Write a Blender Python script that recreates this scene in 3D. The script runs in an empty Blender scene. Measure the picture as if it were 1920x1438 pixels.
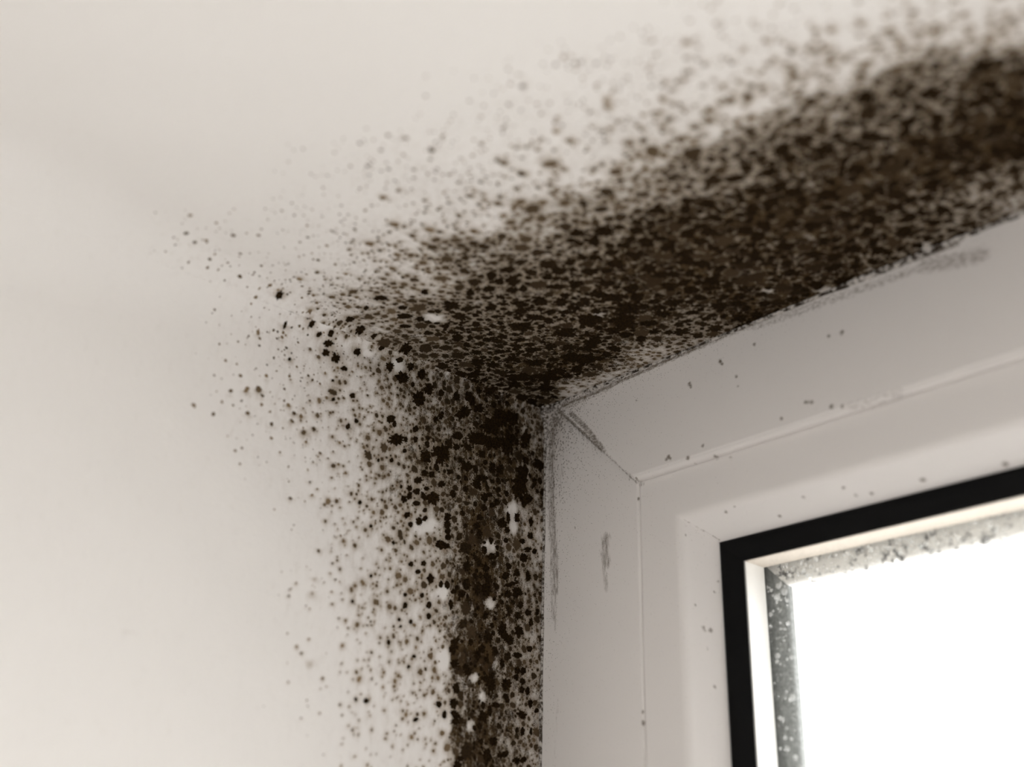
import bpy, math, random
import numpy as np
from mathutils import Matrix, Vector

S = bpy.context.scene
COL = S.collection

# ------------------------------------------------------------------ camera
cam_data = bpy.data.cameras.new('camera')
cam = bpy.data.objects.new('camera', cam_data)
COL.objects.link(cam)
RIGHT = Vector((0.6713862, 0.7406176, 0.0269492))
DOWN = Vector((-0.2983880, 0.3034234, -0.9049303))
FWD = Vector((-0.6783842, 0.5995164, 0.4247056))
CAM = Vector((0.3392, -0.3269, -0.2101))
cam.matrix_world = Matrix(((RIGHT.x, -DOWN.x, -FWD.x, CAM.x), (RIGHT.y, -DOWN.y, -FWD.y, CAM.y),
                           (RIGHT.z, -DOWN.z, -FWD.z, CAM.z), (0, 0, 0, 1)))
cam_data.sensor_width = 36.0
cam_data.lens = 2086.5 * 36.0 / 1920.0
cam_data.clip_start = 0.01
cam_data.dof.use_dof = True
cam_data.dof.focus_distance = 0.478
cam_data.dof.aperture_fstop = 4.9
S.camera = cam

# ------------------------------------------------------------------ light and exposure
S.view_settings.view_transform = 'Standard'
S.view_settings.look = 'None'
S.view_settings.gamma = 1.0
S.view_settings.use_curve_mapping = False
S.view_settings.exposure = 0.0
SKY_GROUND, SKY_TOP = 5.1, 9.8
world = bpy.data.worlds.new('overcast_sky')
S.world = world
world.use_nodes = True
wt = world.node_tree
bg = wt.nodes['Background']
# overcast sky: bright overhead, duller ground below the horizon
tc = wt.nodes.new('ShaderNodeTexCoord'); sx = wt.nodes.new('ShaderNodeSeparateXYZ')
mr = wt.nodes.new('ShaderNodeMapRange'); mr.interpolation_type = 'SMOOTHSTEP'
mr.inputs[1].default_value, mr.inputs[2].default_value = -0.35, 0.45
mr.inputs[3].default_value, mr.inputs[4].default_value = SKY_GROUND, SKY_TOP
wt.links.new(tc.outputs['Generated'], sx.inputs[0]); wt.links.new(sx.outputs['Z'], mr.inputs[0]); wt.links.new(mr.outputs[0], bg.inputs[1])
bg.inputs[0].default_value = (1.0, 0.992, 0.98, 1)
S.cycles.max_bounces = 10
S.cycles.diffuse_bounces = 6
S.cycles.transparent_max_bounces = 16
S.cycles.sample_clamp_indirect = 8.0
S.cycles.use_denoising = True

XW = -0.0065            # face of the left wall
W, H = 1.25, 1.15       # the window
RX, RY, RZ = 2.3, -2.5, -2.35   # right wall, rear wall, floor
WW = (0.75, 1.5, -1.65, -0.6)    # the opening of the rear window: x0, x1, z0, z1

def portal(name, loc, rot, sx, sy):
    l = bpy.data.lights.new(name, 'AREA')
    l.shape = 'RECTANGLE'
    l.size, l.size_y = sx, sy
    l.cycles.is_portal = True
    o = bpy.data.objects.new(name, l)
    o.location, o.rotation_euler = loc, rot
    COL.objects.link(o)
portal('window_daylight', (W / 2, 0.2, -H / 2), (-math.pi / 2, 0, 0), W + 0.1, H + 0.1)
portal('rear_window_daylight', ((WW[0] + WW[1]) / 2, RY - 0.12, (WW[2] + WW[3]) / 2), (math.pi / 2, 0, 0), WW[1] - WW[0], WW[3] - WW[2])

# ------------------------------------------------------------------ measured layout of the growth (millimetres on each surface)
# ceiling: (x, distance from the window); wall: (distance from the window, distance below the ceiling)
CEIL_DENSITY = [(-0.02,10.57,1,0.6), (-0.71,45.38,0.9,0.6), (1.76,82.76,0.75,0.5), (8.24,109.26,0.6,0.35), (5.32,127.63,0.45,0.25), (3.16,150.37,0.25,0.08), (7.05,168.58,0.18,0.03), (30.94,86.6,0.85,0.5),
 (33.83,57.72,0.95,0.6), (17.94,30.77,1,0.75), (41.76,21.99,1,0.75), (74.55,67.16,0.95,0.6), (69.11,89.7,0.9,0.5), (74.97,110.48,0.75,0.4), (46.84,117.63,0.55,0.25), (50.87,139.95,0.4,0.12),
 (43.36,157.55,0.22,0.05), (33.06,172.89,0.12,0.02), (56.62,176.79,0.15,0.0), (83.21,34.42,1,0.8), (92.25,12.75,0.85,0.5), (119.45,7.38,1,0.9), (110.19,64.53,1,0.8), (123.65,50.94,1,0.85),
 (109.11,90.92,0.9,0.55), (103.41,110.99,0.65,0.25), (120.6,102.68,0.7,0.3), (95.55,128.18,0.4,0.1), (95.05,150.55,0.33,0.05), (87.67,166.43,0.22,0.02), (75.63,178.75,0.1,0), (132.91,76.34,1,0.75),
 (151.59,71.14,0.98,0.75), (163.89,58.62,1,0.9), (190.51,53.02,1,0.85), (166.96,32.29,1,0.8), (191.1,21.89,0.95,0.65), (214.0,12.02,0.8,0.4), (225.1,9.32,0.7,0.3), (215.09,47.85,1,0.85),
 (237.85,43.06,1,0.9), (243.64,70.75,0.95,0.7), (233.54,81.2,0.85,0.5), (217.31,81.63,0.9,0.55), (186.88,76.77,0.95,0.65), (175.51,88.43,0.85,0.45), (197.33,91.89,0.75,0.3), (160.58,95.85,0.8,0.35),
 (143.2,101.36,0.65,0.2), (156.23,115.89,0.46,0.12), (135.28,117.71,0.4,0.1), (123.46,129.81,0.38,0.08), (175.67,114.21,0.48,0.1), (193.77,112.64,0.4,0.1), (215.69,105.95,0.45,0.18), (237.2,101.52,0.42,0.18),
 (253.48,90.25,0.42,0.2), (229.73,114.97,0.28,0.08), (211.83,125.0,0.34,0.06), (190.42,132.15,0.34,0.04), (177.31,139.42,0.32,0.03), (144.65,149.7,0.28,0.02), (120.4,160.22,0.22,0), (170.03,153.28,0.22,0),
 (159.78,163.91,0.12,0), (130.26,178.27,0.06,0), (198.65,152.92,0.15,0), (219.91,136.2,0.12,0.02), (184.29,167.87,0,0), (104.72,197.85,0,0), (47.25,219.96,0,0), (162.07,185.4,0,0),
 (57.48,197.32,0,0), (248.78,108.74,0.25,0.08), (262.56,94.37,0.3,0.12), (234.93,123.2,0.18,0.04), (223.28,172.1,0,0), (261.29,143.11,0.05,0), (284.4,84.35,0.3,0.1), (273.71,39.62,0.9,0.6),
 (254.08,7.86,0.9,0.7), (49.43,254.93,0,0), (84.61,268.89,0,0), (114.49,237.78,0,0), (139.13,212.11,0,0), (88.25,214.86,0,0), (11.2,256.93,0,0), (20.82,234.84,0,0),
 (51.34,285.7,0,0), (38.24,1.67,0.5,0.35), (65.9,1.7,0.5,0.35), (86.98,-0.46,0.55,0.4), (17.14,1.94,0.4,0.3)]
WALL_DENSITY = [(7.61,8.29,0.7,0.5), (26.97,16.84,1,0.8), (51.71,16.85,0.8,0.6), (75.4,12.03,0.75,0.5), (92.45,7.98,0.6,0.35), (111.41,5.0,0.45,0.2), (129.56,2.14,0.3,0.1), (144.68,-1.5,0.15,0.03),
 (19.88,35.19,1,0.75), (6.88,36.74,0.85,0.6), (44.25,41.88,0.9,0.65), (67.3,43.49,0.85,0.5), (77.35,55.55,0.65,0.35), (86.61,41.99,0.6,0.3), (97.97,33.78,0.5,0.22), (109.41,23.42,0.45,0.18),
 (122.6,18.56,0.35,0.12), (133.13,12.96,0.36,0.08), (147.36,13.59,0.26,0.05), (162.49,19.27,0.13,0.01), (108.71,52.93,0.35,0.1), (129.26,43.53,0.34,0.06), (144.38,35.13,0.24,0.03), (159.96,36.03,0.12,0.01),
 (140.67,62.05,0.13,0.01), (126.09,68.56,0.18,0.03), (106.37,74.1,0.3,0.08), (90.71,81.05,0.4,0.12), (75.49,77.52,0.5,0.2), (64.91,75.08,0.55,0.25), (51.76,62.83,0.75,0.5), (36.86,68.58,0.95,0.85),
 (18.82,64.41,0.7,0.5), (6.24,61.5,0.55,0.35), (123.55,88.65,0.12,0.02), (112.18,106.31,0.2,0.04), (93.54,102.63,0.35,0.1), (78.77,99.71,0.45,0.15), (63.28,96.65,0.5,0.18), (55.24,95.07,0.5,0.2),
 (48.39,93.71,0.9,0.7), (35.69,91.21,1,0.9), (20.99,88.3,0.85,0.65), (5.63,85.27,0.75,0.45), (109.92,125.4,0.12,0.02), (91.52,122.37,0.28,0.06), (76.96,119.97,0.4,0.12), (61.4,121.53,0.4,0.1),
 (52.84,122.25,0.3,0.1), (46.66,121.29,0.95,0.85), (34.23,119.36,1,0.95), (19.86,117.13,0.8,0.6), (4.87,114.8,0.65,0.4), (106.65,152.88,0.08,0.01), (88.81,148.9,0.2,0.04), (74.54,147.17,0.3,0.06),
 (59.45,147.3,0.3,0.06), (50.28,148.2,0.25,0.05), (44.89,149.56,0.9,0.75), (32.74,148.2,0.95,0.8), (18.71,146.63,0.8,0.55), (4.09,144.99,0.6,0.4), (0.8,157.16,0.6,0.4), (84.82,165.1,0.15,0.02),
 (60.79,162.83,0.2,0.03), (49.36,161.75,0.2,0.05), (44.09,162.22,0.9,0.7), (32.07,161.1,0.9,0.75), (18.2,159.81,0.75,0.55), (117.7,168.2,0.02,0), (140.79,92.64,0.03,0), (135.54,129.62,0,0),
 (185.79,44.88,0,0), (176.09,100.81,0,0), (167.25,151.81,0,0), (166.55,7.24,0.12,0.01), (179.5,21.28,0.02,0), (176.19,2.02,0.03,0), (228.7,19.78,0,0), (213.93,92.01,0,0),
 (203.93,140.89,0,0), (197.12,174.21,0,0), (224.36,120.3,0,0), (209.78,186.95,0,0), (152.86,182.73,0,0), (180.49,128.5,0,0), (159.98,77.61,0,0), (30.45,192.54,0.9,0.75),
 (8.58,191.53,0.6,0.4), (65.6,194.17,0.2,0.03), (122.05,196.79,0,0)]
CEIL_COLONIES = [(2.41,148.73,1.33,-1.33,-2.04,-1.25), (24.49,117.48,2.66,-2.67,-2.21,-1.61), (2.53,116.5,1.66,-1.66,-2.13,-1.47), (-0.84,109.07,1.81,-1.8,-2.48,-1.75), (-1.67,101.71,0.81,-0.81,-1.21,-0.87), (14.13,116.97,0.78,-0.78,-1.39,-0.98), (-1.99,84.93,2.08,-2.06,-4.32,-3.29), (52.99,96.43,1.49,-1.5,-2.82,-2.39),
 (39.02,95.2,2.68,-2.68,-3.0,-2.45), (14.59,86.91,1.41,-1.41,-1.92,-1.51), (20.82,75.54,1.82,-1.81,-2.85,-2.37), (24.26,72.11,1.21,-1.21,-2.07,-1.75), (35.02,78.31,1.38,-1.38,-2.23,-1.91), (19.51,101.99,2.74,-2.74,-2.03,-1.54), (12.95,97.0,2.0,-1.99,-1.91,-1.45), (21.99,96.26,1.57,-1.57,-2.3,-1.79),
 (24.5,85.49,1.59,-1.59,-2.31,-1.88), (40.21,93.94,2.29,-2.3,-2.99,-2.46), (49.68,82.89,2.1,-2.1,-2.92,-2.56), (40.15,82.91,1.36,-1.36,-1.56,-1.33), (44.92,76.53,1.75,-1.75,-1.29,-1.14), (34.62,77.82,1.58,-1.58,-1.97,-1.68), (38.47,72.32,1.19,-1.18,-1.33,-1.17), (32.93,68.58,1.2,-1.2,-1.37,-1.2),
 (24.3,72.0,1.01,-1.01,-2.07,-1.75), (19.78,75.63,1.83,-1.82,-3.63,-3.0), (39.68,61.0,1.6,-1.59,-1.43,-1.31), (45.93,64.06,4.34,-4.33,-3.48,-3.19), (34.51,63.57,2.01,-2.0,-2.28,-2.04), (27.76,65.96,2.03,-2.02,-2.06,-1.79), (37.08,56.7,2.43,-2.41,-1.82,-1.67), (15.03,86.39,1.41,-1.41,-1.92,-1.52),
 (54.71,47.74,4.57,-4.55,-3.25,-3.21), (56.7,33.7,3.02,-3.01,-4.75,-4.91), (52.88,21.39,2.27,-2.25,-2.5,-2.64), (41.86,26.78,5.84,-5.78,-5.1,-5.16), (21.77,46.66,2.94,-2.91,-2.75,-2.49), (17.45,51.5,1.05,-1.04,-1.39,-1.23), (13.94,56.27,1.05,-1.04,-1.2,-1.04), (15.33,61.34,2.5,-2.48,-1.98,-1.69),
 (66.58,72.92,2.63,-2.64,-3.53,-3.35), (55.17,81.29,1.52,-1.52,-1.14,-1.02), (55.24,72.62,2.69,-2.69,-2.47,-2.27), (66.69,59.58,2.3,-2.3,-2.0,-1.97), (68.82,47.8,4.65,-4.64,-4.82,-4.96), (77.33,37.68,4.65,-4.64,-5.49,-5.96), (34.24,46.23,2.88,-2.86,-2.8,-2.63), (26.06,37.74,4.22,-4.17,-2.93,-2.75),
 (11.26,33.02,4.78,-4.71,-4.17,-3.82), (19.94,24.47,5.2,-5.12,-5.09,-4.88), (11.18,16.93,3.99,-3.92,-4.25,-4.07), (6.96,47.05,0.86,-0.85,-2.08,-1.82), (-2.03,48.1,2.83,-2.79,-3.23,-2.75), (-2.32,41.4,1.54,-1.51,-2.17,-1.88), (-1.28,33.28,1.55,-1.52,-2.19,-1.94), (-7.05,26.48,1.35,-1.33,-1.69,-1.51),
 (79.01,76.13,3.66,-3.68,-1.84,-1.8), (94.79,74.53,2.85,-2.87,-2.4,-2.47), (93.56,64.4,2.9,-2.92,-2.1,-2.22), (87.89,55.35,4.45,-4.47,-2.91,-3.11), (86.12,44.86,4.53,-4.54,-4.47,-4.89), (67.87,98.84,1.45,-1.46,-3.75,-3.29), (69.46,84.27,1.29,-1.29,-2.66,-2.46), (40.71,108.71,1.5,-1.5,-2.09,-1.64),
 (24.24,106.8,1.74,-1.74,-1.8,-1.36), (19.16,102.27,2.35,-2.35,-2.31,-1.75)]
WALL_COLONIES = [(147.6,-4.29,-1.18,-0.48,-0.11,0.82), (140.33,-1.42,-1.92,-0.76,-0.09,0.71), (140.63,9.17,-0.71,-0.27,-0.19,1.45), (132.48,2.67,-1.53,-0.59,-0.19,1.49), (129.92,5.12,-1.23,-0.47,-0.16,1.31), (120.22,5.35,-1.27,-0.47,-0.15,1.32), (125.11,7.35,-1.12,-0.42,-0.13,1.07), (119.97,9.2,-2.85,-1.04,-0.21,1.79),
 (120.47,13.41,-2.2,-0.79,-0.24,2.07), (115.76,14.2,-2.55,-0.9,-0.3,2.68), (105.99,7.9,-1.65,-0.59,-0.17,1.65), (111.42,17.32,-1.61,-0.56,-0.12,1.07), (84.81,4.09,-2.26,-0.8,-0.14,1.58), (78.86,5.07,-1.79,-0.62,-0.15,1.78), (72.8,6.58,-2.77,-0.95,-0.25,3.19), (82.71,11.58,-4.23,-1.44,-0.3,3.44),
 (77.11,12.91,-1.07,-0.36,-0.1,1.26), (68.63,12.03,-3.3,-1.09,-0.26,3.5), (73.38,18.12,-4.32,-1.4,-0.35,4.38), (61.82,11.75,-1.5,-0.49,-0.11,1.6), (89.44,8.75,-2.43,-0.84,-0.26,2.8), (53.4,10.31,-2.3,-0.75,-0.16,2.6), (46.38,8.69,-3.13,-1.02,-0.15,2.63), (136.06,21.69,-0.71,-0.25,-0.11,0.86),
 (114.75,31.83,-0.88,-0.29,-0.09,0.81), (103.23,37.49,-1.04,-0.32,-0.1,0.93), (87.01,31.56,-2.05,-0.64,-0.14,1.5), (85.08,33.44,-1.03,-0.31,-0.13,1.5), (106.85,40.98,-1.28,-0.39,-0.12,1.15), (106.29,27.57,-1.3,-0.42,-0.13,1.18), (115.96,24.09,-0.76,-0.26,-0.07,0.59), (95.03,2.36,-1.51,-0.55,-0.11,1.12),
 (35.21,2.02,-3.65,-1.21,-0.13,2.7), (61.67,11.73,-1.5,-0.49,-0.11,1.54), (53.2,10.94,-2.3,-0.75,-0.16,2.6), (46.69,7.48,-1.96,-0.64,-0.09,1.65), (44.54,10.13,-2.75,-0.89,-0.15,2.63), (48.92,16.84,-4.63,-1.46,-0.23,3.88), (40.42,12.16,-3.97,-1.26,-0.14,2.63), (60.96,21.91,-1.49,-0.46,-0.13,1.89),
 (63.79,24.72,-1.84,-0.57,-0.16,2.19), (26.45,12.49,-8.24,-2.56,-0.22,5.35), (19.8,10.43,-3.36,-1.04,-0.12,3.38), (87.19,31.95,-1.71,-0.53,-0.16,1.8), (84.94,33.42,-0.82,-0.25,-0.1,1.08), (74.29,32.35,-1.77,-0.54,-0.17,2.13), (83.33,39.68,-4.46,-1.32,-0.29,3.27), (78.84,38.35,-1.11,-0.33,-0.1,1.2),
 (73.93,36.91,-1.41,-0.42,-0.1,1.21), (78.78,43.23,-0.97,-0.28,-0.09,1.07), (59.76,39.34,-5.51,-1.57,-0.38,5.52), (68.0,42.92,-3.58,-1.01,-0.28,3.62), (52.08,28.86,-2.65,-0.79,-0.12,1.89), (39.7,25.83,-7.07,-2.1,-0.17,3.22), (30.83,25.85,-6.44,-1.88,-0.18,3.91), (51.81,33.7,-2.64,-0.77,-0.12,1.88),
 (50.61,28.22,-3.04,-0.91,-0.14,2.21), (38.91,26.37,-7.48,-2.21,-0.18,3.54), (32.84,18.28,-7.25,-2.21,-0.24,5.26), (19.81,10.9,-4.2,-1.3,-0.14,4.06), (22.72,23.26,-5.77,-1.69,-0.23,5.94), (11.89,18.05,-3.41,-1.01,-0.16,5.4), (43.89,36.66,-0.92,-0.26,-0.04,0.63), (35.23,36.03,-1.42,-0.4,-0.06,1.15),
 (31.14,37.48,-3.19,-0.88,-0.13,2.87), (36.82,43.83,-3.51,-0.94,-0.13,2.63), (27.51,46.78,-1.99,-0.52,-0.08,1.89), (32.55,50.3,-2.51,-0.65,-0.07,1.56), (28.06,52.44,-1.74,-0.44,-0.07,1.56), (35.38,56.97,-1.7,-0.42,-0.08,1.53), (30.76,54.57,-2.36,-0.59,-0.07,1.55), (14.6,40.16,-6.23,-1.65,-0.27,8.43),
 (11.04,47.05,-4.17,-1.06,-0.11,3.86), (74.71,58.29,-1.38,-0.36,-0.11,1.28), (71.13,58.73,-1.82,-0.47,-0.11,1.4), (66.29,56.27,-1.28,-0.33,-0.08,1.06), (67.46,59.87,-1.41,-0.36,-0.14,1.76), (74.45,61.37,-1.38,-0.35,-0.14,1.74), (70.73,63.68,-2.09,-0.52,-0.08,1.04), (62.78,59.58,-4.29,-1.09,-0.25,3.42),
 (52.73,55.19,-1.85,-0.48,-0.1,1.57), (58.87,52.5,-2.55,-0.67,-0.12,1.8), (64.23,49.66,-2.15,-0.58,-0.13,1.8), (67.85,50.03,-1.78,-0.48,-0.11,1.49), (54.84,45.87,-2.22,-0.61,-0.1,1.53), (70.8,53.85,-2.11,-0.56,-0.12,1.47), (77.08,63.51,-2.05,-0.52,-0.17,2.01), (78.89,58.68,-0.68,-0.18,-0.07,0.87),
 (75.16,69.76,-2.05,-0.5,-0.14,1.71), (73.12,73.22,-1.23,-0.29,-0.1,1.25), (68.95,70.88,-1.67,-0.4,-0.14,1.84), (66.04,69.01,-1.26,-0.3,-0.1,1.27), (66.31,65.53,-1.06,-0.26,-0.08,1.05), (54.65,65.66,-1.82,-0.44,-0.12,1.77), (54.44,68.9,-1.81,-0.43,-0.12,1.76), (54.03,71.77,-1.59,-0.37,-0.1,1.46),
 (53.73,74.07,-1.45,-0.33,-0.11,1.63), (56.01,78.12,-3.94,-0.88,-0.16,2.3), (58.55,78.1,-1.78,-0.4,-0.1,1.44), (34.62,72.12,-0.92,-0.21,-0.04,0.72), (34.46,75.41,-1.68,-0.37,-0.08,1.67), (30.11,77.17,-3.47,-0.75,-0.08,1.79), (24.89,61.27,-3.57,-0.85,-0.13,3.09), (21.98,63.7,-1.99,-0.47,-0.07,1.85),
 (21.39,57.92,-1.61,-0.39,-0.12,3.12), (16.13,56.65,-2.04,-0.49,-0.1,2.83), (7.83,56.57,-1.67,-0.4,-0.08,2.86), (8.08,62.99,-2.07,-0.48,-0.06,2.2), (12.93,66.61,-2.45,-0.55,-0.05,1.55), (22.59,68.49,-1.43,-0.32,-0.05,1.22), (5.4,69.44,-1.49,-0.33,-0.03,1.25), (9.55,69.6,-2.87,-0.63,-0.04,1.55),
 (21.98,83.88,-1.96,-0.4,-0.07,1.79), (18.7,86.82,-3.94,-0.78,-0.06,1.49), (15.7,81.39,-2.4,-0.49,-0.07,2.11), (9.21,81.28,-1.46,-0.3,-0.06,2.13), (11.89,73.84,-3.25,-0.7,-0.08,2.46), (20.57,79.36,-1.58,-0.33,-0.06,1.5), (56.34,94.31,-1.27,-0.25,-0.09,1.34), (53.13,93.96,-1.56,-0.31,-0.11,1.57),
 (50.7,101.41,-1.42,-0.27,-0.12,1.78), (71.8,89.29,-1.35,-0.29,-0.08,0.99), (65.67,87.71,-1.38,-0.29,-0.09,1.12), (68.15,91.62,-1.37,-0.28,-0.08,1.0), (61.74,93.13,-2.08,-0.42,-0.12,1.67), (61.66,103.73,-1.24,-0.23,-0.1,1.36), (73.14,105.87,-1.06,-0.2,-0.1,1.18), (73.48,101.84,-0.93,-0.18,-0.07,0.86),
 (65.37,100.56,-1.09,-0.21,-0.08,0.98), (98.07,70.27,-0.89,-0.22,-0.1,0.99), (103.12,37.58,-0.91,-0.28,-0.09,0.81), (84.63,48.93,-0.95,-0.27,-0.09,1.05), (91.0,50.72,-0.8,-0.22,-0.07,0.69), (91.99,78.37,-0.77,-0.18,-0.08,0.77), (80.91,82.56,-0.8,-0.18,-0.08,0.88), (37.85,61.9,-2.29,-0.55,-0.1,1.82),
 (39.18,65.89,-1.9,-0.45,-0.08,1.5), (47.01,62.29,-1.49,-0.36,-0.07,1.2), (45.21,67.31,-1.12,-0.26,-0.06,1.07), (37.47,69.14,-1.9,-0.44,-0.09,1.8), (21.98,83.82,-1.96,-0.4,-0.08,2.09), (15.7,81.32,-2.0,-0.41,-0.06,1.81), (8.79,81.74,-1.46,-0.3,-0.04,1.52), (20.12,91.22,-2.74,-0.53,-0.08,2.06),
 (15.02,89.63,-3.57,-0.69,-0.1,2.98), (12.85,94.6,-2.39,-0.44,-0.06,1.77), (8.36,97.04,-2.01,-0.36,-0.04,1.3), (14.29,99.3,-1.74,-0.31,-0.06,1.76), (6.63,100.9,-1.29,-0.23,-0.05,1.89), (3.1,95.79,-1.22,-0.22,-0.04,1.49), (22.21,107.38,-3.83,-0.65,-0.16,4.0), (18.61,110.23,-3.47,-0.57,-0.1,2.57),
 (13.28,105.86,-3.15,-0.53,-0.1,3.19), (7.13,112.12,-1.75,-0.28,-0.04,1.27), (13.74,115.76,-3.5,-0.55,-0.05,1.42), (22.06,120.43,-1.89,-0.29,-0.09,2.23), (13.53,121.98,-1.7,-0.25,-0.06,1.69), (10.41,121.81,-1.56,-0.23,-0.05,1.7), (19.45,128.43,-3.41,-0.47,-0.12,3.04), (14.21,124.9,-1.54,-0.22,-0.05,1.4),
 (10.67,126.09,-1.55,-0.22,-0.04,1.4), (7.82,129.63,-1.56,-0.21,-0.06,2.24), (10.95,129.5,-1.55,-0.21,-0.04,1.39), (6.12,134.45,-1.41,-0.18,-0.05,1.67), (10.64,139.44,-3.07,-0.37,-0.07,2.19), (2.52,136.78,-1.18,-0.15,-0.03,1.11), (10.05,145.93,-1.68,-0.19,-0.07,2.17), (5.43,145.41,-0.77,-0.09,-0.04,1.64),
 (13.11,145.73,-1.14,-0.13,-0.04,1.08), (19.24,133.93,-2.11,-0.28,-0.09,2.19), (24.73,137.36,-3.33,-0.42,-0.06,1.35), (45.57,133.65,-2.8,-0.38,-0.15,2.38), (46.6,139.61,-2.77,-0.35,-0.17,2.61), (45.65,143.68,-3.12,-0.38,-0.13,2.07), (46.88,124.18,-2.81,-0.42,-0.14,2.15), (45.48,146.26,-2.42,-0.28,-0.08,1.29),
 (61.66,103.68,-1.38,-0.26,-0.1,1.31), (61.33,108.03,-1.23,-0.22,-0.1,1.3), (73.12,106.08,-0.99,-0.18,-0.11,1.34), (54.13,140.83,-1.49,-0.19,-0.09,1.29), (64.68,147.76,-1.17,-0.14,-0.07,0.9), (51.14,144.35,-1.02,-0.12,-0.12,1.8), (69.95,111.73,-0.93,-0.16,-0.08,0.96), (80.03,121.41,-0.96,-0.16,-0.09,1.03),
 (74.74,114.45,-0.65,-0.11,-0.05,0.63), (75.63,111.93,-0.79,-0.14,-0.07,0.79), (67.54,124.67,-0.93,-0.14,-0.06,0.73), (69.86,128.95,-0.79,-0.12,-0.06,0.77), (21.33,156.2,-2.93,-0.29,-0.08,1.83), (19.14,155.45,-1.85,-0.18,-0.05,1.31), (9.33,156.88,-1.67,-0.16,-0.04,1.33), (13.09,157.51,-2.25,-0.22,-0.05,1.32),
 (45.36,96.09,-2.9,-0.56,-0.12,1.98), (87.69,143.86,-1.22,-0.16,-0.1,0.98), (92.29,143.96,-0.84,-0.11,-0.07,0.68), (97.83,109.1,-0.74,-0.14,-0.08,0.72), (90.08,97.73,-0.76,-0.16,-0.07,0.74)]
CEIL_PALE = [(25.96,93.46,2.56,-2.56,-3.14,-2.49), (74.37,48.8,1.47,-1.47,-1.8,-1.88), (147.36,2.67,2.76,-2.77,-1.34,-2.02), (167.36,2.67,1.99,-2.01,-1.0,-1.63), (132.14,17.96,1.67,-1.67,-1.18,-1.62), (188.31,4.84,2.55,-2.58,-1.4,-2.49), (67.07,59.77,1.18,-1.18,-1.84,-1.81)]
WALL_PALE = [(85.73,6.12,-3.24,-1.13,-0.17,1.93), (119.14,0.58,-6.14,-2.33,-0.27,2.33), (100.7,6.48,-2.58,-0.92,-0.14,1.42), (32.14,73.8,-4.13,-0.92,-0.15,3.22), (18.33,60.69,-2.17,-0.51,-0.14,3.83), (52.77,123.27,-2.92,-0.45,-0.25,3.68), (32.0,135.43,-1.39,-0.18,-0.12,2.47), (37.49,146.73,-2.17,-0.25,-0.13,2.4),
 (36.58,128.15,-2.77,-0.4,-0.09,1.66), (66.5,72.09,-5.9,-1.4,-0.24,3.09), (29.57,96.74,-2.91,-0.55,-0.1,2.22), (55.09,97.21,-2.71,-0.53,-0.21,3.0), (19.17,54.83,-3.11,-0.76,-0.18,4.83), (84.76,7.77,-2.7,-0.94,-0.21,2.41)]
FRAME_SPOTS = [(151.21,0.0,-18.78,0.96), (145.91,0.0,-18.14,0.72), (113.18,0.0,-9.86,0.72), (96.44,0.0,-11.25,0.96), (97.38,0.0,-13.0,0.72), (103.91,0.0,-20.6,0.72), (104.36,0.0,-24.89,0.48), (122.7,0.0,-44.21,0.72),
 (133.5,0.0,-40.86,0.72), (136.15,0.0,-41.69,0.72), (134.83,0.0,-41.28,0.72), (143.97,0.0,-45.82,0.96), (148.18,0.0,-47.12,0.72), (68.05,0.0,-44.47,0.96), (66.89,0.0,-45.31,0.72), (69.13,0.0,-45.45,0.72),
 (78.11,0.0,-47.65,0.96), (96.56,0.0,-51.53,0.96), (97.48,0.0,-52.88,0.72), (90.44,0.0,-50.53,0.96), (92.74,0.0,-50.94,0.72), (82.36,0.0,-53.5,0.72), (83.64,0.0,-54.28,0.48), (80.11,0.0,-50.67,0.72),
 (94.35,0.0,-53.79,0.72), (97.49,0.0,-56.37,0.72), (102.05,0.0,-55.85,0.72), (89.81,0.0,-60.27,0.72), (74.71,0.0,-55.56,0.48), (82.81,0.0,-63.99,0.72), (68.91,0.0,-62.41,0.72), (66.2,0.0,-61.31,0.48),
 (73.41,0.0,-65.25,0.48), (90.87,3.56,-71.71,0.72), (95.83,2.43,-71.01,0.48), (61.57,0.0,-72.49,0.48), (85.81,0.0,-44.55,0.72), (71.38,3.03,-76.76,0.48), (51.64,0.0,-14.21,0.48), (80.61,0.0,-16.19,0.96),
 (81.1,0.0,-17.54,0.72), (6.41,0.0,-48.42,0.6), (13.09,0.0,-61.64,0.43), (12.09,0.0,-57.56,0.36), (75.69,9.98,-113.66,0.84), (74.27,7.69,-112.62,0.72), (74.57,8.17,-114.0,0.6), (76.0,10.48,-134.61,0.6),
 (74.94,8.78,-120.78,0.36), (77.0,12.09,-98.7,0.48), (77.8,13.38,-94.39,0.48), (72.69,5.14,-104.26,0.48), (51.16,0.0,-51.2,1.2), (50.33,0.0,-49.36,0.72), (45.02,0.0,-47.77,0.48), (49.81,0.0,-57.37,0.72),
 (167.68,10.94,-76.28,0.96), (140.35,6.48,-73.52,0.72), (148.26,10.95,-76.29,0.72), (142.73,10.09,-75.76,0.72), (195.34,12.72,-77.38,0.96), (124.04,6.07,-73.26,0.72), (110.11,10.61,-76.08,0.72), (50.94,0.0,-96.51,0.72),
 (50.74,0.0,-112.29,0.48), (49.81,0.0,-142.43,0.72), (49.69,0.0,-146.32,0.96), (50.35,0.0,-133.6,0.48)]
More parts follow.
